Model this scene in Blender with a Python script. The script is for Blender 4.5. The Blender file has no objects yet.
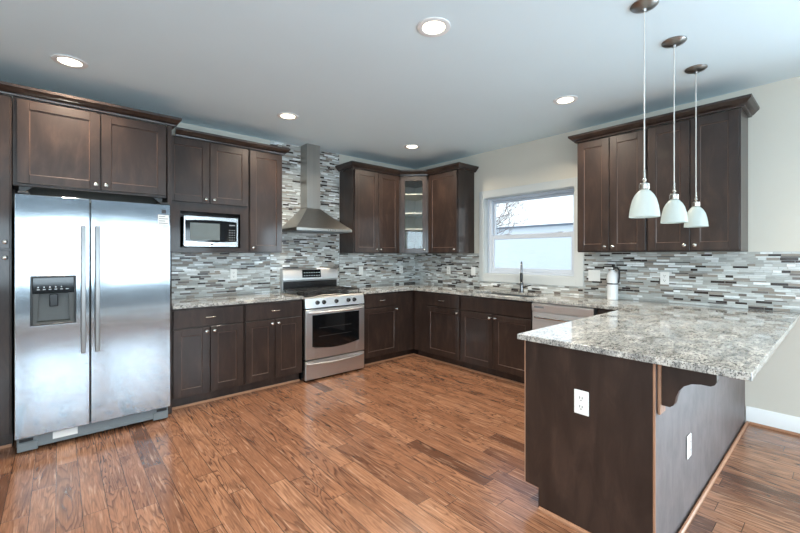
import bpy, bmesh, math, random
from mathutils import Vector, Matrix
random.seed(7)
S = bpy.context.scene
COL = S.collection
PI = math.pi
IN = 0.0254

# ------------------------------------------------------------------ camera, world, exposure
cam = bpy.data.cameras.new('camera'); camo = bpy.data.objects.new('camera', cam); COL.objects.link(camo)
cam.sensor_width = 36; cam.lens = 390.98 * 36 / 800
cam.shift_y = (255.78 - 266.5) / 800; cam.shift_x = -0.7 / 800
camo.location = (-4.15, -4.401, 1.338)
camo.rotation_euler = (PI / 2, 0, math.radians(48.797 - 90))
cam.clip_start = 0.05
S.camera = camo
S.view_settings.view_transform = 'Standard'; S.view_settings.look = 'None'
S.view_settings.exposure = 0.66; S.view_settings.gamma = 1.0; S.view_settings.use_curve_mapping = False
S.cycles.use_denoising = True
S.cycles.max_bounces = 10; S.cycles.diffuse_bounces = 6; S.cycles.glossy_bounces = 5
S.cycles.transparent_max_bounces = 12
S.cycles.sample_clamp_indirect = 6

SKY_STRENGTH = 1.3
LAMP_W = 13.0            # each recessed lamp
DAY_W = (42, 34, 27, 30)             # daylight through each window of the front wall
DOOR_W = 140.0           # through the patio door
SIDE_FILL_W = 54.0       # fill through each added window of the left wall
W = bpy.data.worlds.new('sky'); S.world = W; W.use_nodes = True
nt = W.node_tree; nt.nodes.clear()
out = nt.nodes.new('ShaderNodeOutputWorld'); bg = nt.nodes.new('ShaderNodeBackground')
tc = nt.nodes.new('ShaderNodeTexCoord'); sep = nt.nodes.new('ShaderNodeSeparateXYZ'); cr = nt.nodes.new('ShaderNodeValToRGB')
nz = nt.nodes.new('ShaderNodeTexNoise'); nz.inputs['Scale'].default_value = 2.2; nz.inputs['Detail'].default_value = 5
mx = nt.nodes.new('ShaderNodeMix'); mx.data_type = 'RGBA'
cr.color_ramp.elements[0].position = 0.0; cr.color_ramp.elements[0].color = (0.80, 0.93, 1.0, 1)
cr.color_ramp.elements[1].position = 0.5; cr.color_ramp.elements[1].color = (0.36, 0.60, 0.92, 1)
cr2 = nt.nodes.new('ShaderNodeValToRGB'); cr2.color_ramp.elements[0].position = .42; cr2.color_ramp.elements[1].position = .62
L = nt.links.new
L(tc.outputs['Generated'], sep.inputs[0]); L(sep.outputs['Z'], cr.inputs[0]); L(tc.outputs['Generated'], nz.inputs['Vector'])
L(nz.outputs['Fac'], cr2.inputs[0]); L(cr2.outputs['Color'], mx.inputs[0]); L(cr.outputs[0], mx.inputs[6]); mx.inputs[7].default_value = (0.97, 0.99, 1.0, 1)
L(mx.outputs[2], bg.inputs['Color']); bg.inputs['Strength'].default_value = SKY_STRENGTH; L(bg.outputs[0], out.inputs[0])

def area_light(name, loc, rot, sx, sy, watts, color, parent=None, disk=False, spread=PI):
    l = bpy.data.lights.new(name, 'AREA'); l.energy = watts; l.color = color
    l.shape = 'DISK' if disk else 'RECTANGLE'; l.size = sx; l.spread = spread
    if not disk: l.size_y = sy
    o = bpy.data.objects.new(name, l); COL.objects.link(o); o.location = loc; o.rotation_euler = rot
    if parent: o.parent = parent
    return o
CEIL = 2.675
ROOM_X0, ROOM_Y0 = -6.6, -8.0
FRONT_WINDOWS = [(-5.95, -4.75), (-4.68, -3.48), (-3.41, -2.21), (-2.14, -0.94)]      # x ranges in the wall behind the viewer
FW_Z = (0.70, 2.10)
DOOR_Y = (-7.2, -5.0); DOOR_Z = (0.0, 2.12)                            # glazed patio door in the right wall, beyond the peninsula
ADDED_LEFT_WINDOWS = [(-7.6, -5.9), (-5.6, -3.9)]                            # y ranges of unseen windows added to the left wall for fill
LW_Z = (0.55, 2.25)
DAYCOL = (0.72, 0.87, 1.0)
for i, (a, b) in enumerate(FRONT_WINDOWS):
    area_light('daylight', ((a + b) / 2, ROOM_Y0 - 0.22, sum(FW_Z) / 2), (PI / 2, 0, 0), b - a - .06, FW_Z[1] - FW_Z[0] - .06, DAY_W[i], DAYCOL)
area_light('daylight', (.24, sum(DOOR_Y) / 2, 1.08), (PI / 2, 0, PI / 2), DOOR_Y[1] - DOOR_Y[0] - .1, 2.0, DOOR_W, DAYCOL)
for a, b in ADDED_LEFT_WINDOWS:  # added fill lamps behind the invented left-wall windows
    area_light('daylight', (ROOM_X0 - .22, (a + b) / 2, sum(LW_Z) / 2), (PI / 2, 0, -PI / 2), b - a - .06, LW_Z[1] - LW_Z[0] - .06, SIDE_FILL_W, DAYCOL)

# ------------------------------------------------------------------ helpers
class G:
    def __init__(s): s.bm = bmesh.new()
    def _add(s, b2, mi=0):
        vs = {}
        for v in b2.verts: vs[v] = s.bm.verts.new(v.co)
        for f in b2.faces:
            try: nf = s.bm.faces.new([vs[v] for v in f.verts]); nf.material_index = mi if mi else f.material_index
            except ValueError: pass
        b2.free()
    def box(s, x0, x1, y0, y1, z0, z1, bev=0.0, mi=0, seg=1, M=None):
        b = bmesh.new()
        P = [b.verts.new((x, y, z)) for x in (min(x0, x1), max(x0, x1)) for y in (min(y0, y1), max(y0, y1)) for z in (min(z0, z1), max(z0, z1))]
        for q in ((0, 1, 3, 2), (4, 6, 7, 5), (0, 4, 5, 1), (2, 3, 7, 6), (0, 2, 6, 4), (1, 5, 7, 3)): b.faces.new([P[i] for i in q])
        if bev > 0: bmesh.ops.bevel(b, geom=list(b.edges), offset=bev, segments=seg, affect='EDGES', profile=.5)
        if M is not None: b.transform(M)
        s._add(b, mi); return s
    def prism(s, poly, axis, a0, a1, mi=0, bev=0):
        """poly: 2D points in the plane across axis; x: (y,z), y: (x,z), z: (x,y)"""
        b = bmesh.new()
        def P(p, a): return {'x': (a, p[0], p[1]), 'y': (p[0], a, p[1]), 'z': (p[0], p[1], a)}[axis]
        A = [b.verts.new(P(p, a0)) for p in poly]; B = [b.verts.new(P(p, a1)) for p in poly]
        n = len(poly)
        b.faces.new(A[::-1]); b.faces.new(B)
        for i in range(n): b.faces.new((A[i], A[(i + 1) % n], B[(i + 1) % n], B[i]))
        bmesh.ops.recalc_face_normals(b, faces=list(b.faces))
        if bev: bmesh.ops.bevel(b, geom=list(b.edges), offset=bev, segments=1, affect='EDGES')
        s._add(b, mi); return s
    def lathe(s, prof, origin=(0, 0, 0), axis=(0, 0, 1), seg=24, mi=0, closed=False):
        """prof: (r, h) pairs"""
        b = bmesh.new(); q = Vector((0, 0, 1)).rotation_difference(Vector(axis)); o = Vector(origin)
        rings = []
        for r, h in prof:
            if r < 1e-6: rings.append([b.verts.new(o + q @ Vector((0, 0, h)))])
            else: rings.append([b.verts.new(o + q @ Vector((r * math.cos(2 * PI * k / seg), r * math.sin(2 * PI * k / seg), h))) for k in range(seg)])
        pairs = list(zip(rings, rings[1:]))
        if closed: pairs.append((rings[-1], rings[0]))
        for A, B in pairs:
            for k in range(seg):
                k2 = (k + 1) % seg
                if len(A) == 1 and len(B) == 1: continue
                if len(A) == 1: b.faces.new((A[0], B[k], B[k2]))
                elif len(B) == 1: b.faces.new((A[k], A[k2], B[0]))
                else: b.faces.new((A[k], A[k2], B[k2], B[k]))
        bmesh.ops.recalc_face_normals(b, faces=list(b.faces))
        s._add(b, mi); return s
    def cyl(s, p0, p1, r, seg=16, mi=0, r1=None):
        p0, p1 = Vector(p0), Vector(p1); d = p1 - p0; h = d.length
        return s.lathe([(0, 0), (r, 0), (r if r1 is None else r1, h), (0, h)], p0, d / h, seg, mi)
    def tube(s, pts, r, seg=10, mi=0, radii=None):
        b = bmesh.new(); pts = [Vector(p) for p in pts]; rings = []
        up = None
        for i, p in enumerate(pts):
            t = (pts[min(i + 1, len(pts) - 1)] - pts[max(i - 1, 0)]).normalized()
            if up is None:
                up = Vector((0, 0, 1)) if abs(t.z) < .9 else Vector((1, 0, 0))
            n = (up - t * up.dot(t)).normalized(); up = n; m = t.cross(n)
            rr = radii[i] if radii else r
            rings.append([b.verts.new(p + (n * math.cos(2 * PI * k / seg) + m * math.sin(2 * PI * k / seg)) * rr) for k in range(seg)])
        for A, B in zip(rings, rings[1:]):
            for k in range(seg): b.faces.new((A[k], A[(k + 1) % seg], B[(k + 1) % seg], B[k]))
        b.faces.new(rings[0][::-1]); b.faces.new(rings[-1])
        bmesh.ops.recalc_face_normals(b, faces=list(b.faces))
        s._add(b, mi); return s
    def sweep(s, path, prof, mi=0):
        """path: 2D polyline, prof: (out, z) closed; out is to the right-hand side of travel"""
        b = bmesh.new(); n = len(path); P = [Vector(p) for p in path]
        dirs = [(P[i + 1] - P[i]).normalized() for i in range(n - 1)]
        nor = [Vector((d.y, -d.x)) for d in dirs]
        rings = []
        for i in range(n):
            if i == 0: m = nor[0]
            elif i == n - 1: m = nor[-1]
            else:
                m = nor[i - 1] + nor[i]; m = m / (m.length_squared / 2) if m.length else nor[i]
            rings.append([b.verts.new((P[i].x + m.x * o, P[i].y + m.y * o, z)) for o, z in prof])
        k = len(prof)
        for A, B in zip(rings, rings[1:]):
            for j in range(k): b.faces.new((A[j], A[(j + 1) % k], B[(j + 1) % k], B[j]))
        b.faces.new(rings[0]); b.faces.new(rings[-1][::-1])
        bmesh.ops.recalc_face_normals(b, faces=list(b.faces))
        s._add(b, mi); return s
    def slab(s, rects, z0, z1, hole=None):
        """union of plan rectangles as one solid slab"""
        xs = sorted({round(v, 5) for r in rects + ([hole] if hole else []) for v in r[:2]}); ys = sorted({round(v, 5) for r in rects + ([hole] if hole else []) for v in r[2:]})
        def inside(x, y):
            if hole and hole[0] < x < hole[1] and hole[2] < y < hole[3]: return False
            return any(r[0] < x < r[1] and r[2] < y < r[3] for r in rects)
        cell = {(i, j) for i in range(len(xs) - 1) for j in range(len(ys) - 1) if inside((xs[i] + xs[i + 1]) / 2, (ys[j] + ys[j + 1]) / 2)}
        V = {}
        def v(i, j, z):
            if (i, j, z) not in V: V[(i, j, z)] = s.bm.verts.new((xs[i], ys[j], z))
            return V[(i, j, z)]
        for i, j in cell:
            s.bm.faces.new((v(i, j, z1), v(i + 1, j, z1), v(i + 1, j + 1, z1), v(i, j + 1, z1)))
            s.bm.faces.new((v(i, j, z0), v(i, j + 1, z0), v(i + 1, j + 1, z0), v(i + 1, j, z0)))
            for di, dj, a, b in ((0, -1, (i, j), (i + 1, j)), (1, 0, (i + 1, j), (i + 1, j + 1)), (0, 1, (i + 1, j + 1), (i, j + 1)), (-1, 0, (i, j + 1), (i, j))):
                if (i + di, j + dj) not in cell:
                    s.bm.faces.new((v(*a, z0), v(*b, z0), v(*b, z1), v(*a, z1)))
        return s
    def build(s, name, mats, parent=None, smooth=True, matrix=None):
        me = bpy.data.meshes.new(name)
        if matrix is not None: s.bm.transform(matrix)
        bmesh.ops.recalc_face_normals(s.bm, faces=list(s.bm.faces))
        s.bm.to_mesh(me); s.bm.free()
        for m in (mats if isinstance(mats, (list, tuple)) else [mats]): me.materials.append(m)
        if smooth:
            for p in me.polygons: p.use_smooth = True
            me.set_sharp_from_angle(angle=math.radians(32))
        o = bpy.data.objects.new(name, me); COL.objects.link(o)
        if parent: o.parent = parent
        return o

def thing(name, label, cat, loc=(0, 0, 0), rz=0, group=None):
    o = bpy.data.objects.new(name, None); COL.objects.link(o); o.empty_display_size = .1
    o.location = loc; o.rotation_euler = (0, 0, rz); return tag(o, label, cat, group)
def tag(o, label, cat, group=None):
    o['label'] = label; o['category'] = cat
    if group: o['group'] = group
    return o
def struct(o): o['kind'] = 'structure'; return o
def dup(root, loc, label, rz=None):
    r = root.copy(); COL.objects.link(r); r.location = loc; r['label'] = label
    if rz is not None: r.rotation_euler = (0, 0, rz)
    for ch in list(root.children):
        c = ch.copy(); COL.objects.link(c); c.parent = r
        for g in list(ch.children):
            d = g.copy(); COL.objects.link(d); d.parent = c
    return r

# ------------------------------------------------------------------ materials
def srgb(r, g, b):
    f = lambda c: (c / 255 / 12.92) if c / 255 <= .04045 else ((c / 255 + .055) / 1.055) ** 2.4
    return (f(r), f(g), f(b), 1)
class NT:
    def __init__(s, name):
        s.m = bpy.data.materials.new(name); s.m.use_nodes = True; s.t = s.m.node_tree
        s.p = s.t.nodes['Principled BSDF']; s.out = s.t.nodes['Material Output']
    def n(s, typ, **kw):
        o = s.t.nodes.new(typ)
        for k, v in kw.items(): setattr(o, k, v)
        return o
    def l(s, a, b): s.t.links.new(a, b)
    def val(s, sock, v):
        if hasattr(v, 'node'): s.l(v, sock)
        else: sock.default_value = v
    def math(s, op, a, b=0.0, c=None):
        o = s.n('ShaderNodeMath', operation=op); s.val(o.inputs[0], a); s.val(o.inputs[1], b)
        if c is not None: s.val(o.inputs[2], c)
        return o.outputs[0]
    def mix(s, f, a, b, blend='MIX'):
        o = s.n('ShaderNodeMix', data_type='RGBA', blend_type=blend); s.val(o.inputs[0], f); s.val(o.inputs[6], a); s.val(o.inputs[7], b)
        return o.outputs[2]
    def noise(s, vec, scale=5, detail=4, rough=.5, dist=0):
        o = s.n('ShaderNodeTexNoise'); o.inputs['Scale'].default_value = scale; o.inputs['Detail'].default_value = detail
        o.inputs['Roughness'].default_value = rough; o.inputs['Distortion'].default_value = dist
        s.l(vec, o.inputs['Vector']); return o.outputs['Fac']
    def ramp(s, f, stops):
        o = s.n('ShaderNodeValToRGB'); e = o.color_ramp.elements
        while len(e) < len(stops): e.new(.5)
        for q, (p, c) in zip(e, stops): q.position = p; q.color = c if len(c) == 4 else (*c, 1)
        s.l(f, o.inputs[0]); return o.outputs[0]
    def pos(s):  # object-space position
        return s.n('ShaderNodeTexCoord').outputs['Object']
    def scale(s, vec, sc, loc=(0, 0, 0)):
        o = s.n('ShaderNodeMapping'); s.l(vec, o.inputs['Vector']); o.inputs['Scale'].default_value = sc; o.inputs['Location'].default_value = loc
        return o.outputs[0]
    def bump(s, h, strength=.2, dist=.01):
        o = s.n('ShaderNodeBump'); o.inputs['Strength'].default_value = strength; o.inputs['Distance'].default_value = dist
        s.l(h, o.inputs['Height']); s.l(o.outputs[0], s.p.inputs['Normal']); return o
def pm(name, col, rough=.5, metal=0.0, coat=0.0, coat_rough=.1, spec=.5, var=0.0, vscale=(1, 1, 1), vs=8, bump=0.0, emit=None):
    t = NT(name); t.p.inputs['Roughness'].default_value = rough; t.p.inputs['Metallic'].default_value = metal
    t.p.inputs['Coat Weight'].default_value = coat; t.p.inputs['Coat Roughness'].default_value = coat_rough
    t.p.inputs['Specular IOR Level'].default_value = spec
    f = t.noise(t.scale(t.pos(), vscale), vs, 5, .6)
    lo = tuple(c * (1 - var) for c in col[:3]) + (1,); hi = tuple(min(1, c * (1 + var)) for c in col[:3]) + (1,)
    t.l(t.ramp(f, [(.3, lo), (.7, hi)]), t.p.inputs['Base Color'])
    if bump: t.bump(f, bump, .004)
    if emit: t.p.inputs['Emission Color'].default_value = emit[0]; t.p.inputs['Emission Strength'].default_value = emit[1]
    return t.m

M = {}
def cabinet_mat():
    t = NT('espresso_wood'); v = t.pos()
    a = t.noise(t.scale(v, (5, 5, 1.4)), 2.2, 6, .62, .6)
    b = t.noise(t.scale(v, (60, 60, 4)), 1.5, 4, .6)
    c = t.ramp(a, [(.25, srgb(33, 24, 21)), (.5, srgb(48, 36, 31)), (.75, srgb(70, 53, 45))])
    c = t.mix(t.math('MULTIPLY', b, .35), c, srgb(36, 26, 23))
    t.l(c, t.p.inputs['Base Color']); t.p.inputs['Roughness'].default_value = .42; t.p.inputs['Specular IOR Level'].default_value = .3
    t.p.inputs['Coat Weight'].default_value = .4; t.p.inputs['Coat Roughness'].default_value = .1
    t.bump(b, .04, .002); return t.m
M['cab'] = cabinet_mat()
def lit_veneer():
    t = NT('lit_satin_veneer'); v = t.pos(); a = t.noise(t.scale(v, (4, 4, 2)), 3, 6, .65, .5)
    t.l(t.ramp(a, [(.3, srgb(70, 62, 62)), (.7, srgb(102, 92, 91))]), t.p.inputs['Base Color']); t.p.inputs['Roughness'].default_value = .5  # base lightened to stand in for daylight sheen on the seating side
    t.p.inputs['Specular IOR Level'].default_value = 1.0; t.bump(a, .06, .003); return t.m
M['lit_veneer'] = lit_veneer()
M['edge'] = pm('worn_wood_edge', srgb(150, 112, 88), .4, var=.2, vscale=(8, 8, 1))
M['cabin'] = pm('cabinet_interior', srgb(196, 192, 182), .5, var=.03)
M['nickel'] = pm('brushed_nickel', srgb(205, 200, 192), .22, 1.0, var=.03)
M['bronze'] = pm('dark_nickel', srgb(150, 148, 146), .3, 1.0, var=.05)
def steel(name, col, rough, wav=0.0, dirn=(1, 1, 60)):
    t = NT(name); v = t.pos(); f = t.noise(t.scale(v, dirn), 6, 3, .6)
    lo = tuple(c * .93 for c in col[:3]) + (1,)
    t.l(t.ramp(f, [(.35, lo), (.65, col)]), t.p.inputs['Base Color']); t.p.inputs['Metallic'].default_value = 1
    t.l(t.math('ADD', t.math('MULTIPLY', f, .08), rough - .04), t.p.inputs['Roughness'])
    if wav:
        w = t.noise(t.scale(v, (.5, .5, 2.6)), 2.0, 2, .4); t.bump(w, wav, .01)
    return t.m
M['fridge'] = steel('brushed_steel_door', srgb(176, 184, 190), .10, .10)
M['steel'] = steel('stainless_steel', srgb(200, 200, 200), .22)
M['hood'] = steel('hood_steel', srgb(176, 173, 168), .3, 0, (8, 8, .3))
M['rsteel'] = steel('range_steel', srgb(212, 212, 212), .36)
M['hsteel'] = steel('handle_steel', srgb(140, 140, 140), .3, 0, (1, 1, 1))
M['steeldk'] = steel('grey_painted_metal', srgb(120, 128, 132), .4)
M['grey'] = pm('grey_plastic', srgb(116, 124, 128), .45, var=.03)
M['black'] = pm('black_enamel', srgb(18, 18, 20), .18, coat=.5, var=.1)
M['iron'] = pm('cast_iron', srgb(24, 24, 25), .5, var=.2)
M['blackplastic'] = pm('black_plastic', srgb(26, 26, 27), .35, var=.1)
M['glassblack'] = pm('black_glass', srgb(12, 14, 16), .06, coat=0, coat_rough=.03, var=.1)
M['glassgrey'] = pm('dark_grey_glass', srgb(92, 100, 98), .3, coat=.0, coat_rough=.05, var=.05)
M['white'] = pm('white_paint', srgb(232, 234, 234), .35, var=.01)
M['plate'] = pm('white_plastic', srgb(236, 236, 232), .3, var=.01)
M['slot'] = pm('dark_slot', srgb(60, 58, 56), .6)
M['paper'] = pm('white_paper', srgb(226, 228, 226), .7, var=.02)
M['mark'] = pm('grey_print', srgb(120, 124, 128), .7)
M['markdk'] = pm('dark_print', srgb(52, 54, 58), .6)
M['markwt'] = pm('white_print', srgb(215, 225, 230), .5)
M['casing'] = pm('casing_paint', srgb(190, 195, 195), .45, var=.01)
M['vinyl'] = pm('white_vinyl', srgb(196, 204, 214), .3, var=.01)
M['wall'] = pm('painted_wall', srgb(204, 200, 189), .85, var=.012, vs=3, bump=.02)
M['ceiling'] = pm('painted_ceiling', srgb(218, 236, 244), .9, var=.01, vs=2)  # faint blue of the daylight put into the paint colour
M['dim_front'] = pm('darkened_front_wall', srgb(118, 122, 126), .85, var=.012, vs=3)  # backlit shade put into the wall colour, for a dark band on the fridge
M['shoe'] = pm('shoe_moulding_wood', srgb(160, 116, 88), .4, var=.15, vscale=(3, 3, 20))
M['rubber'] = pm('dark_rubber', srgb(40, 40, 42), .7)
M['redlabel'] = pm('grey_label', srgb(190, 192, 194), .5, var=.05)
def frosted():
    t = NT('frosted_glass'); v = t.pos(); f = t.noise(v, 30, 3)
    t.p.inputs['Base Color'].default_value = srgb(214, 222, 220); t.p.inputs['Roughness'].default_value = .35
    tr = t.n('ShaderNodeBsdfTranslucent'); tr.inputs['Color'].default_value = srgb(222, 230, 228)
    ms = t.n('ShaderNodeMixShader'); ms.inputs[0].default_value = .45
    t.l(t.p.outputs[0], ms.inputs[1]); t.l(tr.outputs[0], ms.inputs[2]); t.l(ms.outputs[0], t.out.inputs['Surface']); t.bump(f, .08, .001); return t.m
M['frosted'] = frosted()
def pane():
    t = NT('window_glass'); tr = t.n('ShaderNodeBsdfTransparent'); gl = t.n('ShaderNodeBsdfGlossy'); gl.inputs['Roughness'].default_value = .02
    tr.inputs['Color'].default_value = (.96, .98, .98, 1)
    lw = t.n('ShaderNodeLayerWeight'); lw.inputs['Blend'].default_value = .5; ms = t.n('ShaderNodeMixShader')
    t.l(t.math('ADD', t.math('MULTIPLY', t.math('POWER', lw.outputs['Facing'], 5.0), .6), .035), ms.inputs[0]); t.l(tr.outputs[0], ms.inputs[1]); t.l(gl.outputs[0], ms.inputs[2]); t.l(ms.outputs[0], t.out.inputs['Surface']); return t.m
M['glass'] = pane()
def lens():
    t = NT('lamp_lens'); t.p.inputs['Base Color'].default_value = (1, .95, .85, 1)
    t.p.inputs['Emission Color'].default_value = (1, .86, .62, 1); t.p.inputs['Emission Strength'].default_value = 6; return t.m
M['lens'] = lens()
def granite():
    t = NT('speckled_granite'); v0 = t.pos()
    # veins run obliquely through the slab
    mp = t.n('ShaderNodeMapping'); t.l(v0, mp.inputs['Vector']); mp.inputs['Rotation'].default_value = (0, 0, math.radians(38)); mp.inputs['Scale'].default_value = (1.0, 2.3, 1.5)
    v = mp.outputs[0]
    big = t.noise(v, 7, 5, .6, .8); mid = t.noise(v, 38, 5, .65, .5); fine = t.noise(v, 120, 3, .7)
    c = t.ramp(big, [(.3, srgb(112, 112, 111)), (.5, srgb(166, 165, 160)), (.7, srgb(206, 202, 194))])
    g = t.ramp(mid, [(.40, (1, 1, 1)), (.50, (0, 0, 0))]); c = t.mix(t.math('MULTIPLY', g, .85), c, srgb(70, 71, 73))
    vo = t.n('ShaderNodeTexVoronoi'); vo.inputs['Scale'].default_value = 70; t.l(v, vo.inputs['Vector'])
    sp = t.math('MULTIPLY', t.ramp(vo.outputs['Distance'], [(.22, (1, 1, 1)), (.36, (0, 0, 0))]), t.ramp(t.noise(v, 19, 3), [(.43, (0, 0, 0)), (.54, (1, 1, 1))]))
    c = t.mix(sp, c, srgb(38, 37, 38))
    w = t.ramp(fine, [(.56, (0, 0, 0)), (.66, (1, 1, 1))]); c = t.mix(t.math('MULTIPLY', w, .6), c, srgb(232, 230, 224))
    k = t.ramp(t.noise(v, 70, 2), [(.62, (0, 0, 0)), (.7, (1, 1, 1))]); c = t.mix(t.math('MULTIPLY', k, .55), c, srgb(132, 116, 100))
    t.l(c, t.p.inputs['Base Color']); t.p.inputs['Roughness'].default_value = .05; t.p.inputs['Specular IOR Level'].default_value = .5
    return t.m
M['granite'] = granite()
def floor_mat():
    t = NT('oak_planks'); v = t.pos(); s = t.n('ShaderNodeSeparateXYZ'); t.l(v, s.inputs[0]); x, y = s.outputs[0], s.outputs[1]
    PW = .104
    xi = t.math('DIVIDE', x, PW); row = t.math('FLOOR', xi); fx = t.math('SUBTRACT', xi, row)
    wn = t.n('ShaderNodeTexWhiteNoise', noise_dimensions='1D'); t.l(row, wn.inputs['W'])
    ln = t.math('ADD', t.math('MULTIPLY', wn.outputs['Value'], .55), .65)
    yi = t.math('ADD', t.math('DIVIDE', y, ln), t.math('MULTIPLY', wn.outputs['Value'], 17.3)); jr = t.math('FLOOR', yi); fy = t.math('SUBTRACT', yi, jr)
    cb = t.n('ShaderNodeCombineXYZ'); t.l(row, cb.inputs[0]); t.l(jr, cb.inputs[1])
    w2 = t.n('ShaderNodeTexWhiteNoise', noise_dimensions='2D'); t.l(cb.outputs[0], w2.inputs['Vector'])
    r1 = w2.outputs['Value']; sc = t.n('ShaderNodeSeparateXYZ'); t.l(w2.outputs['Color'], sc.inputs[0])
    # shifted grain coordinates per plank
    g = t.n('ShaderNodeCombineXYZ'); t.l(t.math('ADD', x, t.math('MULTIPLY', sc.outputs[1], 9)), g.inputs[0]); t.l(t.math('ADD', y, t.math('MULTIPLY', sc.outputs[2], 23)), g.inputs[1])
    gv = g.outputs[0]
    rings = t.noise(t.scale(gv, (8, .9, 1)), 1.0, 3, .5, .5)
    ring = t.math('FRACT', t.math('MULTIPLY', rings, 17))
    ringl = t.ramp(ring, [(0.0, (0, 0, 0)), (.45, (.2, .2, .2)), (.78, (1, 1, 1)), (.9, (.1, .1, .1)), (1, (0, 0, 0))])
    fib = t.noise(t.scale(gv, (130, 6, 1)), 1.0, 4, .65)
    blot = t.noise(t.scale(gv, (9, 2.6, 1)), 1.0, 4, .6)
    mask = t.ramp(t.noise(t.scale(gv, (5, 1.2, 1)), 1.0, 2), [(.38, (.25, .25, .25)), (.6, (1, 1, 1))])
    base = t.ramp(r1, [(0, srgb(92, 62, 47)), (.04, srgb(112, 76, 57)), (.09, srgb(142, 99, 74)), (.6, srgb(158, 112, 84)), (1, srgb(172, 126, 97))])
    c = t.mix(t.math('MULTIPLY', t.math('MULTIPLY', ringl, mask), .9), base, srgb(70, 44, 33))
    c = t.mix(t.ramp(fib, [(.42, (0, 0, 0)), (.72, (.6, .6, .6))]), c, srgb(84, 54, 40))
    c = t.mix(t.ramp(blot, [(.52, (0, 0, 0)), (.72, (.65, .65, .65))]), c, srgb(92, 60, 44))
    c = t.mix(t.ramp(t.noise(t.scale(gv, (70, 4, 1)), 1.0, 3, .6), [(.56, (0, 0, 0)), (.74, (.55, .55, .55))]), c, srgb(206, 166, 138))
    ex = t.math('MULTIPLY', t.math('MINIMUM', fx, t.math('SUBTRACT', 1.0, fx)), PW); ey = t.math('MULTIPLY', t.math('MINIMUM', fy, t.math('SUBTRACT', 1.0, fy)), ln)
    gap = t.math('LESS_THAN', t.math('MINIMUM', ex, ey), .0013)
    c = t.mix(gap, c, srgb(52, 32, 24))
    t.l(c, t.p.inputs['Base Color'])
    t.l(t.math('ADD', t.math('MULTIPLY', fib, .14), .15), t.p.inputs['Roughness'])
    h = t.math('SUBTRACT', t.math('MULTIPLY', fib, .5), gap); t.bump(h, .14, .003)
    t.p.inputs['Coat Weight'].default_value = .25; t.p.inputs['Coat Roughness'].default_value = .2
    return t.m
M['floor'] = floor_mat()
def tile_mat():
    t = NT('mosaic_tile'); a = t.n('ShaderNodeVertexColor', layer_name='tile'); v = t.pos()
    f = t.noise(t.scale(v, (30, 30, 90)), 1.0, 4, .6)
    c = t.mix(t.math('MULTIPLY', t.math('SUBTRACT', f, .35), .5), a.outputs['Color'], srgb(120, 112, 104))
    t.l(c, t.p.inputs['Base Color']); t.l(a.outputs['Alpha'], t.p.inputs['Roughness']); return t.m
M['tile'] = tile_mat()
M['grout'] = pm('grout', srgb(176, 176, 172), .85, var=.04, vs=60)
M['siding'] = pm('pale_siding', srgb(226, 230, 235), .7, var=.03, vscale=(1, 1, 14), vs=2, bump=.1)
M['roofedge'] = pm('grey_roof_edge', srgb(112, 120, 132), .6, var=.05)
M['bark'] = pm('grey_bark', srgb(140, 128, 126), .9, var=.2)
M['ground'] = pm('frosty_ground', srgb(206, 210, 212), .95, var=.1, vs=1)
M['sinksteel'] = steel('sink_steel', srgb(170, 172, 174), .3)

# ------------------------------------------------------------------ room shell
T = .15
struct(G().box(ROOM_X0 - T, T, ROOM_Y0 - T, T, -.1, 0).build('floor', M['floor']))
struct(G().box(ROOM_X0 - T, T, ROOM_Y0 - T, T, CEIL, CEIL + .12).build('ceiling', M['ceiling']))
struct(G().box(ROOM_X0 - T, T, 0, T, 0, CEIL).build('wall_back', M['wall']))
WY0, WY1, WZ0, WZ1 = -2.49, -1.30, 1.10, 2.085
g = G(); g.box(0, T, ROOM_Y0 - T, DOOR_Y[0], 0, CEIL); g.box(0, T, DOOR_Y[1], WY0, 0, CEIL); g.box(0, T, *DOOR_Y, DOOR_Z[1], CEIL); g.box(0, T, WY1, 0, 0, CEIL); g.box(0, T, WY0, WY1, 0, WZ0); g.box(0, T, WY0, WY1, WZ1, CEIL)
struct(g.build('wall_right', M['wall']))
def holed(g, ranges, lo, hi, put):
    """put(a, b, z0, z1) boxes of a wall from lo to hi with the openings (a, b, z0, z1)"""
    u = lo
    for a, b, z0, z1 in ranges:
        put(u, a, 0, CEIL); put(a, b, z1, CEIL)
        if z0 > 0: put(a, b, 0, z0)
        u = b
    put(u, hi, 0, CEIL); return g
g = G(); struct(holed(g, [(a, b, *LW_Z) for a, b in ADDED_LEFT_WINDOWS], ROOM_Y0 - T, 0, lambda a, b, c, d: g.box(ROOM_X0 - T, ROOM_X0, a, b, c, d)).build('wall_left', M['wall']))
g = G(); struct(holed(g, [(a, b, *FW_Z) for a, b in FRONT_WINDOWS], ROOM_X0, 0, lambda a, b, c, d: g.box(a, b, ROOM_Y0 - T, ROOM_Y0, c, d)).build('wall_front', M['dim_front']))
def glazing(name, a, b, z0, z1, mat, rail=None, mid=None):
    """window in local axes: width along x, outside towards -y"""
    w = bpy.data.objects.new(name, None); COL.objects.link(w); struct(w)
    g = G(); s_ = .05
    g.box(a, a + s_, -.11, -.06, z0, z1); g.box(b - s_, b, -.11, -.06, z0, z1); g.box(a + s_, b - s_, -.11, -.06, z0, z0 + s_); g.box(a + s_, b - s_, -.11, -.06, z1 - s_, z1)
    if rail: g.box(a + s_, b - s_, -.105, -.065, rail - .025, rail + .025)
    if mid: g.box(mid - .04, mid + .04, -.112, -.058, z0 + s_, z1 - s_)
    g.build('frame', M['vinyl'], w); G().box(a + s_, b - s_, -.088, -.084, z0 + s_, z1 - s_).build('pane', M['glass'], w); return w
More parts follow.
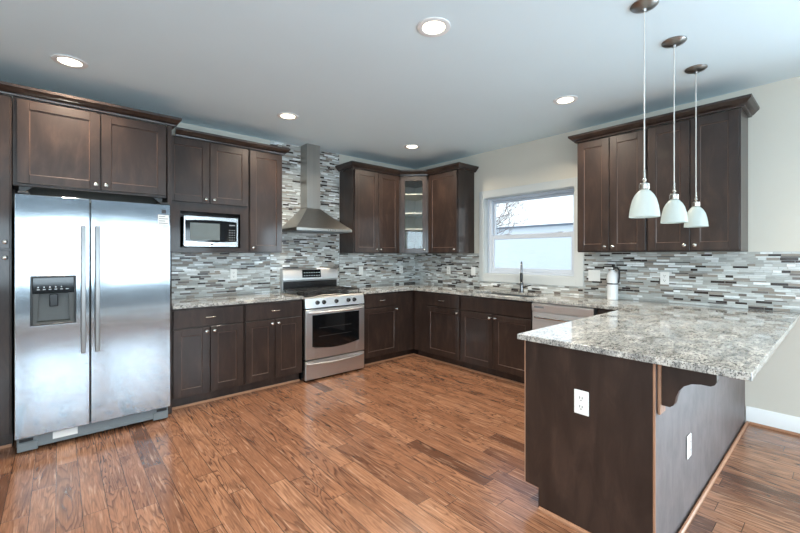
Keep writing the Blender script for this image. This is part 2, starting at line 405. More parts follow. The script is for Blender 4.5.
for i, (a, b) in enumerate(FRONT_WINDOWS):
    w = glazing('window_%d' % (i + 2), a, b, *FW_Z, None, rail=1.40); w.location = (0, ROOM_Y0, 0)
w = glazing('door_1', DOOR_Y[0], DOOR_Y[1], *DOOR_Z, None, mid=sum(DOOR_Y) / 2); w.location = (0, 0, 0); w.rotation_euler = (0, 0, PI / 2)
for i, (a, b) in enumerate(ADDED_LEFT_WINDOWS):  # unseen windows added to carry the side fill
    w = glazing('window_%d' % (i + 6), -b, -a, *LW_Z, None, rail=1.40); w.location = (ROOM_X0, 0, 0); w.rotation_euler = (0, 0, -PI / 2)
# baseboards and trims
struct(G().prism([(-.014, 0.02), (-.001, 0.02), (-.001, .135), (-.008, .135), (-.014, .125)], 'y', DOOR_Y[1] + .02, -3.868).build('baseboard_right', M['white']))
struct(G().prism([(-.022, 0.001), (-.001, 0.001), (-.001, .02), (-.012, .02), (-.022, .01)], 'y', DOOR_Y[1] + .02, -3.89).build('trim_1', M['shoe']))
struct(G().box(ROOM_X0 + .001, ROOM_X0 + .014, -7.99, -.01, 0.001, .135).build('baseboard_left', M['white']))
struct(G().box(ROOM_X0 + .02, -.03, ROOM_Y0 + .001, ROOM_Y0 + .014, 0.001, .135).build('baseboard_front', M['white']))
SH = [(0, .001), (.013, .001), (.013, .012), (.007, .02), (0, .02)]
struct(G().sweep([(-3.42, -.537), (-2.212, -.537)], SH).build('trim_2', M['shoe']))
struct(G().sweep([(-1.425, -.537), (-.537, -.537), (-.537, -2.35)], SH).build('trim_3', M['shoe']))
struct(G().sweep([(-2.243, -3.333), (-2.243, -3.872), (-.024, -3.872)][::1], SH).build('trim_4', M['shoe']))
struct(G().sweep([(-5.0, -.537), (-4.395, -.537)], SH).build('trim_5', M['shoe']))

# kitchen window
w1 = thing('window_1', '', ''); del w1['label']; del w1['category']; struct(w1)
g = G()   # casing on the room side
cy0, cy1, cz0, cz1 = -2.585, -1.235, 1.009, 2.171
g.box(-.018, -.001, cy0, WY0 + .004, cz0, cz1, .002); g.box(-.018, -.001, WY1 - .004, cy1, cz0, cz1, .002)
g.box(-.018, -.001, WY0 + .004, WY1 - .004, WZ1 - .004, cz1, .002); g.box(-.018, -.001, WY0 + .004, WY1 - .004, cz0, WZ0 + .004, .002)
g.build('casing', M['casing'], w1)
g = G()   # jamb lining
g.box(-.001, T - .001, WY0, WY0 + .012, WZ0, WZ1); g.box(-.001, T - .001, WY1 - .012, WY1, WZ0, WZ1); g.box(-.001, T - .001, WY0 + .012, WY1 - .012, WZ0, WZ0 + .014); g.box(-.001, T - .001, WY0 + .012, WY1 - .012, WZ1 - .014, WZ1)
g.build('jamb', M['casing'], w1)
def sash(nm, x0, x1, y0, y1, z0, z1, st, top, bot):
    g = G(); g.box(x0, x1, y0, y0 + st, z0, z1, .003); g.box(x0, x1, y1 - st, y1, z0, z1, .003); g.box(x0, x1, y0 + st, y1 - st, z0, z0 + bot, .003); g.box(x0, x1, y0 + st, y1 - st, z1 - top, z1, .003)
    o = g.build(nm, M['vinyl'], w1)
    G().box((x0 + x1) / 2 - .003, (x0 + x1) / 2 + .003, y0 + st - .003, y1 - st + .003, z0 + bot - .003, z1 - top + .003).build('pane', M['glass'], o)
    return o
g = G(); y0, y1 = WY0 + .012, WY1 - .012
g.box(.062, .145, y0, y0 + .03, WZ0 + .014, WZ1 - .014, .003); g.box(.062, .145, y1 - .06, y1, WZ0 + .014, WZ1 - .014, .003); g.box(.062, .145, y0 + .03, y1 - .06, WZ0 + .014, WZ0 + .04, .003); g.box(.062, .145, y0 + .03, y1 - .06, WZ1 - .045, WZ1 - .014, .003)
g.build('frame', M['vinyl'], w1)
sl = sash('lower_sash', .070, .098, y0 + .03, y1 - .06, WZ0 + .041, 1.60, .035, .055, .045)
sash('upper_sash', .104, .132, y0 + .03, y1 - .06, 1.56, WZ1 - .046, .03, .03, .045)
for yy in (-1.62, -2.28): G().box(.066, .098, yy - .03, yy + .03, 1.601, 1.613, .003).build('sash_lock', M['vinyl'], sl)

# ------------------------------------------------------------------ outside the window
g = G(); g.box(T + .02, 40, -40, 40, -.75, -.6); o = struct(g.build('ground', M['ground']))
tb = thing('neighbouring_building', 'long pale flat-roofed building seen through the kitchen window', 'building', (8, 2, -.6))
G().box(0, 5, -9, 9, 0, 2.91).build('wall', M['siding'], tb)
G().box(-.12, 5.1, -9.1, 9.1, 2.91, 2.97).build('roof_edge', M['roofedge'], tb)
tr = thing('bare_tree', 'leafless thin-branched tree beyond the left side of the kitchen window', 'tree', (5.6, 2.62, -.6))
def grow(g, p, d, ln, r, lev, rnd):
    pts = [p]; rad = [r]; n = 4
    for i in range(n):
        d = (d + Vector((rnd.uniform(-.22, .22), rnd.uniform(-.22, .22), rnd.uniform(-.12, .18)))).normalized(); p = p + d * ln / n
        pts.append(p); rad.append(r * (1 - .14 * (i + 1)))
    g.tube(pts, r, 5, radii=rad)
    if lev == 0: return
    for k in range(3 if lev > 1 else 4):
        q = pts[rnd.randint(2, n)]; ax = Vector((rnd.uniform(-.6, .6), rnd.uniform(-1, .9), rnd.uniform(-.25, .8)))
        grow(g, q, (d * .6 + ax * .8).normalized(), ln * rnd.uniform(.55, .8), max(.0042, r * .5), lev - 1, rnd)
rnd = random.Random(11)
g = G(); g.tube([(0, 0, 0), (.02, 0, 1.0), (0, .05, 2.2), (.03, .0, 3.3)], .1, 8, radii=[.1, .08, .06, .04]); g.build('trunk', M['bark'], tr)
g = G()
for k in range(9):
    a = rnd.uniform(0, 2 * PI)
    grow(g, Vector((0, .03, rnd.uniform(2.3, 3.1))), Vector((math.cos(a) * .5, -abs(math.sin(a)) - .35, rnd.uniform(.2, .9))).normalized(), rnd.uniform(.55, .8), .017, 3, rnd)
g.build('branches', M['bark'], tr)

# ------------------------------------------------------------------ mosaic tile
TILE = [((206, 210, 208), .2, .30), ((170, 172, 168), .3, .25), ((150, 142, 132), .45, .15), ((236, 240, 240), .1, .13), ((50, 42, 40), .22, .12), ((108, 101, 96), .3, .05)]
def pick():
    r = random.random() * sum(t[2] for t in TILE)
    for t in TILE:
        r -= t[2]
        if r <= 0: return t
    return TILE[0]
def tiles(name, label, rects, plane, cat='backsplash'):
    """plane 'y': on the back wall, rects (x0,x1,z0,z1); plane 'x': on the right wall, rects (y0,y1,z0,z1)"""
    root = thing(name, label, cat)
    bm = bmesh.new(); cols = []
    for (u0, u1, z0, z1) in rects:
        z = z0 + .001; k = 0; cyc = [.021, .0095, .018]
        rr = random.Random(int(z0 * 1000))
        while z < z1 - .004:
            h = min(cyc[k % 3], z1 - z); thin = k % 3 == 1; k += 1
            u = u0 - random.uniform(0, .1)
            while u < u1:
                ln = random.uniform(.11, .15) if thin else random.choice((.05, .075, .095, .1, .1))
                a, b = max(u, u0), min(u + ln - .0018, u1); u += ln
                if b - a < .004: continue
                c = pick(); j = random.uniform(.93, 1.06)
                zt = z + h - .0018
                d1 = -.0085 - random.uniform(0, .0008)
                def P(uu, d, zz): return (uu, d, zz) if plane == 'y' else (d, uu, zz)
                B = [bm.verts.new(P(*q)) for q in ((a, -.006, z), (b, -.006, z), (b, -.006, zt), (a, -.006, zt))]
                Fv = [bm.verts.new(P(*q)) for q in ((a + .0006, d1, z + .0006), (b - .0006, d1, z + .0006), (b - .0006, d1, zt - .0006), (a + .0006, d1, zt - .0006))]
                fs = [bm.faces.new(Fv)] + [bm.faces.new((B[i], B[(i + 1) % 4], Fv[(i + 1) % 4], Fv[i])) for i in range(4)]
                lc = srgb(*[min(255, v * j) for v in c[0]])
                cols += [(lc[0], lc[1], lc[2], c[1])] * len(fs)
            z += h
    bmesh.ops.recalc_face_normals(bm, faces=list(bm.faces))
    if plane == 'y':
        for f in bm.faces:
            if len(f.verts) and f.normal.y > .5: f.normal_flip()
    else:
        for f in bm.faces:
            if f.normal.x > .5: f.normal_flip()
    me = bpy.data.meshes.new('tiles'); bm.to_mesh(me); bm.free(); me.materials.append(M['tile'])
    at = me.color_attributes.new('tile', 'FLOAT_COLOR', 'CORNER')
    for p in me.polygons:
        for li in p.loop_indices: at.data[li].color = cols[p.index]
    o = bpy.data.objects.new('tiles', me); COL.objects.link(o); o.parent = root
    g = G()
    for (u0, u1, z0, z1) in rects:
        if plane == 'y': g.box(u0, u1, -.0065, -.0005, z0, z1)
        else: g.box(-.0065, -.0005, u0, u1, z0, z1)
    g.build('grout', M['grout'], root)
    return root
CT = .914
tiles('tile_backsplash', 'grey and brown mosaic tile backsplash behind the gas range, reaching the ceiling around the hood', [(-3.42, -2.31, CT + .001, 1.370), (-2.306, -1.377, CT + .001, 1.4), (-2.306, -1.377, 1.4, CEIL - .002), (-1.373, -.0095, CT + .001, 1.370)], 'y')
tiles('tile_backsplash', 'grey and brown mosaic tile backsplash under the kitchen window and along the peninsula wall', [(-1.234, -.0095, CT + .001, 1.370), (-2.585, -1.236, CT + .001, 1.007), (-4.34, -2.587, CT + .001, 1.370)], 'x')

# ------------------------------------------------------------------ cabinets
KNOB = [(0, 0), (.009, 0), (.009, .002), (.0055, .006), (.005, .013), (.0105, .018), (.0135, .022), (.0135, .026), (.009, .0295), (0, .0305)]
def knob(x, y, z, parent): return G().lathe(KNOB, (x, y, z), (0, -1, 0), 16).build('knob', M['nickel'], parent)
def bar_pull(x, y, z, parent, w=.085):
    g = G(); g.tube([(x - w / 2, y - .002, z), (x - w / 2 + .004, y - .018, z), (x - w / 4, y - .025, z), (x + w / 4, y - .025, z), (x + w / 2 - .004, y - .018, z), (x + w / 2, y - .002, z)], .0052, 8)
    return g.build('pull', M['nickel'], parent)
def shaker(x0, x1, z0, z1, y, parent, rail=.062, name='door'):
    """front at y-.02"""
    g = G(); th = .02; b = .0016
    g.box(x0, x0 + rail, y - th, y, z0, z1, b); g.box(x1 - rail, x1, y - th, y, z0, z1, b)
    g.box(x0 + rail, x1 - rail, y - th, y, z0, z0 + rail, b); g.box(x0 + rail, x1 - rail, y - th, y, z1 - rail, z1, b)
    g.box(x0 + rail - .004, x1 - rail + .004, y - .011, y - .004, z0 + rail - .004, z1 - rail + .004)
    r = rail
    for a in range(4):   # sloped bead round the panel, in a lighter brown
        pass
    g2 = g
    for (xa, xb, za, zb) in ((x0 + r, x0 + r + .005, z0 + r, z1 - r), (x1 - r - .005, x1 - r, z0 + r, z1 - r), (x0 + r, x1 - r, z0 + r, z0 + r + .005), (x0 + r, x1 - r, z1 - r - .005, z1 - r)):
        g2.box(xa, xb, y - .0145, y - .009, za, zb, .0015, mi=1)
    return g.build(name, [M['cab'], M['bead']], parent)
M['bead'] = pm('panel_bead', srgb(96, 74, 64), .3, coat=.4, var=.1)
def drawer(x0, x1, z0, z1, y, parent, pull=True, name='drawer'):
    o = G().box(x0, x1, y - .02, y, z0, z1, .002).build(name, M['cab'], parent)
    if pull: bar_pull((x0 + x1) / 2, y - .02, (z0 + z1) / 2, o)
    return o
def cabinet(name, label, loc, rz, w, d, h, fronts, toe=False, cat='cabinet', group=None, boxes=None, x_in=0.0):
    """local: x 0..w along the wall, front at -d, z 0..h.  fronts: ('door', x0, x1, z0, z1, knobx, knobz) / ('drawer', x0, x1, z0, z1)"""
    t = thing(name, label, cat, loc, rz, group)
    g = G()
    if boxes:
        for b in boxes: g.box(*b)
    else: g.box(x_in, w, -d, -.0095 if not toe else -.002, .105 if toe else 0, h, .0015)
    g.build('body', M['cab'], t)
    if toe: G().box(x_in, w, -d + .075, -.05, .001, .105).build('toe_kick', M['cab'], t)
    for f in fronts:
        if f[0] == 'door':
            o = shaker(*f[1:5], -d - .0005, t)
            if len(f) > 5: knob(f[5], -d - .0205, f[6], o)
        elif f[0] == 'drawer': drawer(*f[1:5], -d - .0005, t)
        elif f[0] == 'false': drawer(*f[1:5], -d - .0005, t, False, 'false_front')
    return t
R90 = -PI / 2
UB = 1.372; UH = 2.44 - UB
UP = 'upper cabinets'; BA = 'base cabinets'
# pantry beside the fridge
cabinet('pantry_cabinet', 'tall dark brown pantry cabinet cut off by the left picture edge beside the fridge', (-5.0, 0, 0), 0, .608, .61, 2.44,
        [('door', .008, .600, 1.385, 2.425, .578, 1.432), ('door', .008, .600, .118, 1.372, .578, 1.325)], toe=True)
# over the fridge
t = cabinet('fridge_cabinet', 'dark brown two-door cabinet above the refrigerator with its full-height side panel', (-4.388, 0, 1.825), 0, .925, .61, 2.44 - 1.825,
        [('door', .022, .479, .018, .60, .452, .052), ('door', .486, .920, .018, .60, .514, .052)])
G().box(.930, .962, -.626, -.002, -1.824, .615, .0015).build('side_panel', M['cab'], t)
for x in (.03, .90): G().prism([(x, -.0005), (x + (.07 if x < .5 else -.07), -.0005), (x, -.055)], 'y', -.58, -.565).build('support_bracket', M['blackplastic'], t)
# microwave cabinet: 30 in wide with an open niche
mw = [(0, .750, -.33, -.0095, .455, UH), (0, .122, -.33, -.0095, 0, .455), (.668, .750, -.33, -.0095, 0, .455), (.122, .668, -.33, -.0095, 0, .043), (.122, .668, -.33, -.0095, .385, .455), (.122, .668, -.03, -.0095, .043, .385)]
cabinet('wall_cabinet', 'dark brown wall cabinet with an open microwave niche below two doors', (-3.424, 0, UB), 0, .75, .33, UH,
        [('door', .010, .371, .470, UH - .015, .337, .505), ('door', .377, .742, .470, UH - .015, .411, .505)], boxes=mw, group=UP)
cabinet('wall_cabinet', 'narrow dark brown single-door wall cabinet between microwave cabinet and range hood', (-2.672, 0, UB), 0, .362, .33, UH,
        [('door', .008, .354, .012, UH - .015, .036, .05)], group=UP)
cabinet('wall_cabinet', 'dark brown two-door wall cabinet directly right of the range hood', (-1.373, 0, UB), 0, .760, .33, UH,
        [('door', .010, .376, .012, UH - .015, .346, .048), ('door', .382, .738, .012, UH - .015, .412, .048)], group=UP)
cabinet('wall_cabinet', 'dark brown single-door wall cabinet between glass corner cabinet and window', (0, -.613, UB), R90, .537, .33, UH,
        [('door', .030, .527, .012, UH - .015, .49, .05)], group=UP)
cabinet('wall_cabinet', 'dark brown two-door wall cabinet immediately right of the window, behind the pendants', (0, -2.665, UB), R90, .598, .33, UH,
        [('door', .006, .294, .012, UH - .015, .262, .05), ('door', .300, .590, .012, UH - .015, .332, .05)], group=UP)
cabinet('wall_cabinet', 'rightmost dark brown two-door wall cabinet, next to bare wall', (0, -3.265, UB), R90, .615, .33, UH,
        [('door', .008, .304, .012, UH - .015, .272, .05), ('door', .310, .607, .012, UH - .015, .342, .05)], group=UP)
# diagonal corner cabinet with a glazed door
t = thing('corner_cabinet', 'diagonal corner wall cabinet with a narrow glass door and visible shelves', 'cabinet', (0, 0, UB), 0, UP)
e = .611
g = G(); g.box(-e, -e + .016, -.33, -.0095, 0, UH); g.box(-.33, -.0095, -e, -e + .016, 0, UH)
poly = [(-.0095, -.0095), (-e, -.0095), (-e, -.33), (-.33, -e), (-.0095, -e)]
g.prism(poly, 'z', 0, .018); g.prism(poly, 'z', UH - .06, UH)
mdiag = Matrix.Translation((-e, -.33, 0)) @ Matrix.Rotation(-PI / 4, 4, 'Z'); DW_ = (e - .33) * 2 ** .5
g.box(0, .062, 0, .018, 0, UH, M=mdiag); g.box(DW_ - .062, DW_, 0, .018, 0, UH, M=mdiag)
g.build('body', M['cab'], t)
g = G(); g.box(-e + .018, -.0095, -.014, -.0096, .019, UH - .061); g.box(-.014, -.0096, -e + .018, -.014, .019, UH - .061); g.build('lining', M['cabin'], t)
for z in (.335, .556, .818):
    G().prism([(-.02, -.02), (-e + .02, -.02), (-e + .02, -.318), (-.318, -e + .02), (-.02, -e + .02)], 'z', z - .009, z + .009).build('shelf', M['cabin'], t)
g = G(); x0, x1, z0, z1, rl = .022, DW_ - .022, .012, UH - .015, .058
g.box(x0, x0 + rl, -.0205, -.0005, z0, z1, .0016, M=mdiag); g.box(x1 - rl, x1, -.0205, -.0005, z0, z1, .0016, M=mdiag)
g.box(x0 + rl, x1 - rl, -.0205, -.0005, z0, z0 + rl, .0016, M=mdiag); g.box(x0 + rl, x1 - rl, -.0205, -.0005, z1 - rl, z1, .0016, M=mdiag)
o = g.build('door', M['cab'], t)
G().box(x0 + rl - .004, x1 - rl + .004, -.012, -.008, z0 + rl - .004, z1 - rl + .004, M=mdiag).build('pane', M['glass'], o)
G().lathe(KNOB, (x1 - .03, -.0205, .05), (0, -1, 0), 16).build('knob', M['nickel'], o, matrix=mdiag)

# crown mouldings, one continuous run each
CR = [(.0, 2.4405), (.022, 2.4405), (.024, 2.452), (.034, 2.456), (.050, 2.474), (.066, 2.488), (.068, 2.506), (.0, 2.506)]
CRL = [(.0212, 2.425), (.024, 2.425), (.026, 2.446), (.034, 2.456), (.050, 2.474), (.066, 2.488), (.068, 2.506), (.0, 2.506), (.0, 2.4405), (.0212, 2.4405)]
tag(G().sweep([(-5.0, -.61), (-3.426, -.61), (-3.426, -.42)], CR).build('crown_moulding', M['cab']), 'dark crown moulding over the refrigerator cabinet and pantry', 'crown moulding', 'crown mouldings')
tag(G().sweep([(-3.345, -.33), (-2.31, -.33), (-2.31, -.011)], CR).build('crown_moulding', M['cab']), 'dark crown moulding above the microwave cabinet, left of the range hood', 'crown moulding', 'crown mouldings')
tag(G().sweep([(-1.373, -.010), (-1.373, -.33), (-e, -.33), (-.33, -e), (-.33, -1.150), (-.001, -1.150)], CR).build('crown_moulding', M['cab']), 'dark crown moulding bending round the corner above the glass-door cabinet', 'crown moulding', 'crown mouldings')
tag(G().sweep([(-.001, -2.665), (-.33, -2.665), (-.33, -3.88), (-.001, -3.88)], CR).build('crown_moulding', M['cab']), 'dark crown moulding above the wall cabinets right of the window', 'crown moulding', 'crown mouldings')

# base cabinets
BH = .883
def bdoors(w0, w1, mid=None):
    pass
cabinet('base_cabinet', 'dark brown base cabinet between the refrigerator and the next base unit, with one drawer', (-3.424, 0, 0), 0, .602, .61, BH,
        [('drawer', .008, .594, .715, .868), ('door', .008, .298, .118, .702, .268, .665), ('door', .304, .594, .118, .702, .334, .665)], toe=True, group=BA)
cabinet('base_cabinet', 'dark brown two-door base cabinet touching the left side of the gas range', (-2.820, 0, 0), 0, .606, .61, BH,
        [('drawer', .010, .592, .715, .868), ('door', .010, .298, .118, .702, .268, .665), ('door', .304, .592, .118, .702, .334, .665)], toe=True, group=BA)
cabinet('base_cabinet', 'dark brown single-door base cabinet right of the gas range, running into the corner', (-1.432, 0, 0), 0, 1.43, .61, BH,
        [('drawer', .008, .540, .715, .868), ('door', .008, .540, .118, .702, .508, .665)], toe=True, group=BA)
cabinet('base_cabinet', 'dark brown single-door base cabinet in the corner, left of the sink cabinet', (0, 0, 0), R90, 1.428, .61, BH,
        [('drawer', .880, 1.420, .715, .868), ('door', .880, 1.420, .118, .702, 1.388, .665)], toe=True, group=BA, x_in=.6325)
SY = -1.430; SW = .915
cabinet('sink_cabinet', 'dark brown two-door sink base cabinet under the window with plain false front', (0, SY, 0), R90, SW, .61, BH,
        [('false', .008, SW - .008, .715, .868), ('door', .008, SW / 2 - .003, .118, .702, SW / 2 - .035, .665), ('door', SW / 2 + .003, SW - .008, .118, .702, SW / 2 + .035, .665)], toe=True, group=BA,
        boxes=[(0, .018, -.61, -.002, .105, BH), (SW - .018, SW, -.61, -.002, .105, BH), (.018, SW - .018, -.61, -.592, .105, BH), (.018, SW - .018, -.02, -.002, .105, BH), (.018, SW - .018, -.592, -.02, .105, .123)])
# peninsula
PX = -2.24; PY0, PY1 = -3.25, -3.86
t = thing('peninsula_cabinet', 'dark brown peninsula base cabinet carrying the near end of the granite top', 'cabinet', (-.66, -3.842, 0), PI, BA)
W_ = 1.58 - .018; D_ = .592
G().box(0, W_, -D_, 0, .105, BH, .0015).build('body', M['cab'], t)
G().box(0, W_, -D_ + .075, -.05, .001, .105).build('toe_kick', M['cab'], t)
G().box(-.658, -.0005, -D_, 0, .001, BH).box(-.658, -.05, -D_ - .285, -D_ - .001, .105, BH).build('corner_filler', M['cab'], t)
sw = W_ / 3
for k in range(3):
    o = drawer(k * sw + .006, (k + 1) * sw - .006, .715, .868, -D_ - .0005, t)
    o = shaker(k * sw + .006, (k + 1) * sw - .006, .118, .702, -D_ - .0005, t); knob(k * sw + .04, -D_ - .0205, .665, o)
nt_ = [(-D_ - .0005, .113), (-D_ - .0005, BH), (.012, BH), (.012, .001), (-D_ + .075, .001), (-D_ + .075, .113)]
G().prism([(p, z) for p, z in nt_], 'x', W_ + .0005, W_ + .018).build('end_panel', M['cab'], t)
G().box(W_ + .0, W_ + .020, -D_ - .0065, -D_ - .001, .113, BH, .001).build('edge_strip', M['edge'], t)
G().box(-.658, W_ + .012, .0005, .018, .001, BH).build('back_panel', M['lit_veneer'], t)
G().box(W_ + .0125, W_ + .022, .0125, .022, .001, BH, .002).build('corner_bead', M['edge'], t)

# corbel under the overhang
t = thing('corbel', 'curved dark wooden corbel bracket under the peninsula overhang', 'bracket', (-2.2, -3.862, 0))
G().box(-.012, .062, -.012, -.001, .655, BH - .001, .002).build('back_plate', M['edge'], t)
G().box(-.012, .062, -.205, -.0125, BH - .012, BH - .001, .002).build('top_plate', M['cab'], t)
pts = [(-.013, BH - .0125), (-.200, BH - .0125), (-.200, BH - .045), (-.194, BH - .058), (-.180, BH - .066), (-.150, BH - .066), (-.118, BH - .072), (-.092, BH - .088), (-.074, BH - .112), (-.064, BH - .140), (-.060, BH - .165), (-.055, BH - .178), (-.043, BH - .188), (-.013, BH - .188)]
G().prism(pts, 'x', .004, .046).build('scroll', M['cab'], t)

# worktops
def finish_bevel(o, w=.004):
    m = o.modifiers.new('edge', 'BEVEL'); m.harden_normals = True; m.width = w; m.segments = 2; m.limit_method = 'ANGLE'; m.angle_limit = math.radians(40); return o
o = G().slab([(-3.424, -2.212, -.648, -.001)], BH + .001, CT).build('countertop', M['granite'])
tag(finish_bevel(o), 'short speckled granite countertop between refrigerator and gas range', 'countertop', 'granite countertops')
HOLE = (-.535, -.135, -2.27, -1.51)
o = G().slab([(-1.428, -.001, -.648, -.001), (-.648, -.001, -3.216, -.648), (-2.272, -.001, -4.175, -3.216)], BH + .001, CT, HOLE).build('countertop', M['granite'])
tag(finish_bevel(o), 'large speckled granite countertop running past the sink and out over the peninsula', 'countertop', 'granite countertops')

# sink
t = thing('kitchen_sink', 'stainless double-bowl undermount sink below the window', 'sink', (-.335, -1.89, .72))
def bowl(y0, y1):
    g = G(); x0, x1 = -.205, .205; zt = BH - .72; th = .003
    g.box(x0, x1, y0, y1, 0, th); g.box(x0, x0 + th, y0, y1, th, zt); g.box(x1 - th, x1, y0, y1, th, zt); g.box(x0 + th, x1 - th, y0, y0 + th, th, zt); g.box(x0 + th, x1 - th, y1 - th, y1, th, zt)
    o = g.build('bowl', M['sinksteel'], t); cy = (y0 + y1) / 2
    G().lathe([(0, th + .003), (.03, th + .003), (.042, th + .001), (.042, th), (0, th)], (0, cy, 0)).build('drain', M['nickel'], o)
bowl(-.385, -.006); bowl(.006, .385)

# faucet
t = thing('faucet', 'dark metal gooseneck faucet standing behind the sink below the window', 'faucet', (-.085, -1.90, CT + .0005), 0)
M['faucet'] = pm('dark_chrome', srgb(120, 118, 118), .2, 1.0, var=.05)
d = Vector((-.86, -.50)).normalized()
G().lathe([(0, 0), (.030, 0), (.030, .006), (.022, .012), (.0195, .05), (.0195, .10), (.014, .115), (0, .115)]).build('base', M['faucet'], t)
pts = [(0, 0, .11), (0, 0, .25)]
for k in range(1, 13):
    a = PI * k / 12; r = .06; pts.append((d.x * r * (1 - math.cos(a)), d.y * r * (1 - math.cos(a)), .265 + math.sin(a) * .085))
pts.append((d.x * .12, d.y * .12, .225)); G().tube(pts, .0105, 12).build('spout', M['faucet'], t)
G().lathe([(0, 0), (.013, 0), (.017, .02), (.0175, .09), (.013, .105), (0, .105)], (d.x * .12, d.y * .12, .125)).build('spray_head', M['blackplastic'], t)
G().cyl((0, -.016, .065), (0, -.045, .065), .013).tube([(0, -.045, .065), (0, -.065, .072), (0, -.115, .085)], .0065, 8).build('lever', M['faucet'], t)

# ------------------------------------------------------------------ refrigerator
FX0, FX1, FS = -4.37, -3.462, -3.975
t = thing('refrigerator', 'large stainless side-by-side refrigerator with ice and water dispenser', 'refrigerator', (FX0, -.765, 0))
fw = FX1 - FX0; sp = FS - FX0
G().box(.004, fw - .004, .082, .72, .03, 1.735, .004).build('body', M['steeldk'], t)
M['gasket'] = pm('grey_gasket', srgb(70, 74, 78), .6)
G().box(.012, fw - .012, .066, .082, .11, 1.73).build('gasket', M['gasket'], t)
DZ0, DZ1 = .112, 1.752
dx0, dx1, dz0, dz1 = .080, .312, .862, 1.196   # dispenser opening
SWAP = Matrix(((1, 0, 0, 0), (0, 0, 1, 0), (0, 1, 0, 0), (0, 0, 0, 1)))      # plan slab -> upright slab
g = G().slab([(0, sp - .003, DZ0, DZ1)], 0, .066, (dx0, dx1, dz0, dz1)); g.bm.transform(SWAP); g.box(dx0, dx1, .055, .066, dz0, dz1)
fd = g.build('freezer_door', M['fridge'], t)
m_ = fd.modifiers.new('edge', 'BEVEL'); m_.harden_normals = True; m_.width = .005; m_.segments = 2; m_.limit_method = 'ANGLE'; m_.angle_limit = math.radians(40)
rd = G().box(sp + .003, fw, 0, .066, DZ0, DZ1, .004).build('fridge_door', M['fridge'], t)
for o_, x in ((fd, sp - .040), (rd, sp + .040)):
    g = G()
    n = 14; P_ = []
    z0, z1 = .64, 1.555
    for k in range(n + 1):
        f = k / n; P_.append((z0 + (z1 - z0) * f, -.040 - .016 * math.sin(PI * f)))
    poly = [(y, z) for z, y in P_] + [(y + .017, z) for z, y in P_[::-1]]
    g.prism(poly, 'x', x - .0135, x + .0135, bev=.003)
    g.box(x - .011, x + .011, -.034, -.0005, z0 + .015, z0 + .045); g.box(x - .011, x + .011, -.034, -.0005, z1 - .045, z1 - .015)
    g.build('handle', M['hsteel'], o_)
# dispenser
g = G(); b = .008
g.box(dx0 - .002, dx1 + .002, -.008, .0, dz0 - .002, dz0 + b, .002); g.box(dx0 - .002, dx1 + .002, -.008, 0, dz1 - b, dz1 + .002, .002); g.box(dx0 - .002, dx0 + b, -.008, 0, dz0 + b, dz1 - b, .002); g.box(dx1 - b, dx1 + .002, -.008, 0, dz0 + b, dz1 - b, .002)
ds = g.build('dispenser', [M['blackplastic'], M['glassblack'], M['grey'], M['markwt']], fd)
g = G(); g.box(dx0 + b + .0002, dx1 - b - .0002, -.006, .03, 1.078, dz1 - b - .0002, .002, mi=1)
for k in range(6): g.box(dx0 + .03 + k * .03, dx0 + .044 + k * .03, -.0066, -.006, 1.104, 1.108, mi=3)
for k in range(5): g.lathe([(0, 0), (.004, 0), (.004, .0007), (0, .0007)], (dx0 + .036 + k * .03, -.006, 1.122), (0, -1, 0), 10, mi=3)
g.build('control_panel', [M['blackplastic'], M['glassblack'], M['grey'], M['markwt']], fd)
g = G(); xa, xb = dx0 + b + .0002, dx1 - b - .0002; za = dz0 + b + .0002
g.prism([(.052, 1.077), (.052, za), (.004, za), (.004, za + .01), (.020, za + .02), (.045, 1.077)], 'x', xa + .022, xb - .022)
g.prism([(xa, 1.077), (xa, za), (xa + .0215, za), (xa + .030, 1.077)], 'y', .004, .05); g.prism([(xb, 1.077), (xb, za), (xb - .0215, za), (xb - .030, 1.077)], 'y', .004, .05)
M['dispgrey'] = pm('dark_grey_metallic_plastic', srgb(58, 60, 58), .4, .0, var=.05)
g.build('recess', M['dispgrey'], fd)
G().box((dx0 + dx1) / 2 - .023, (dx0 + dx1) / 2 + .023, .010, .034, .985, 1.070, .004).build('paddle', M['black'], fd)
# notes and badge on the right door
G().box(fw - .088, fw - .012, -.0012, -.0002, 1.585, 1.668).build('energy_label', M['paper'], rd)
g = G()
for k in range(4): g.box(fw - .082, fw - .018 - (k % 2) * .02, -.0017, -.0012, 1.598 + k * .018, 1.603 + k * .018)
g.build('label_print', M['mark'], rd)
G().box(fw - .062, fw - .032, -.0022, -.0002, 1.680, 1.710, .0005).build('badge', M['markdk'], rd)
# base grille
g = G(); g.box(.01, fw - .01, .045, .07, .022, .105, .003)
for k in range(9): g.box(.20 + k * .065, .255 + k * .065, .041, .0452, .036 + (k % 2) * .004, .046 + (k % 2) * .004, .001)
g.box(.010, .115, .035, .047, .010, .070, .004); g.box(fw - .115, fw - .010, .035, .047, .010, .070, .004)
g.build('base_grille', M['grey'], t)
G().box(.19, .325, .0395, .0445, .050, .098, .001).build('spec_label', M['paper'], t)
for x in (.02, fw - .09): G().box(x, x + .07, .038, .0448, .074, .094, .002).build('roller_cover', M['rubber'], t)
for x in (.03, fw - .03): G().cyl((x, .14, .001), (x, .14, .032), .022).build('foot', M['rubber'], t)
for x in (.012, fw - .072): G().box(x, x + .06, .01, .13, 1.7535, 1.772, .004).build('hinge_cover', M['blackplastic'], t)

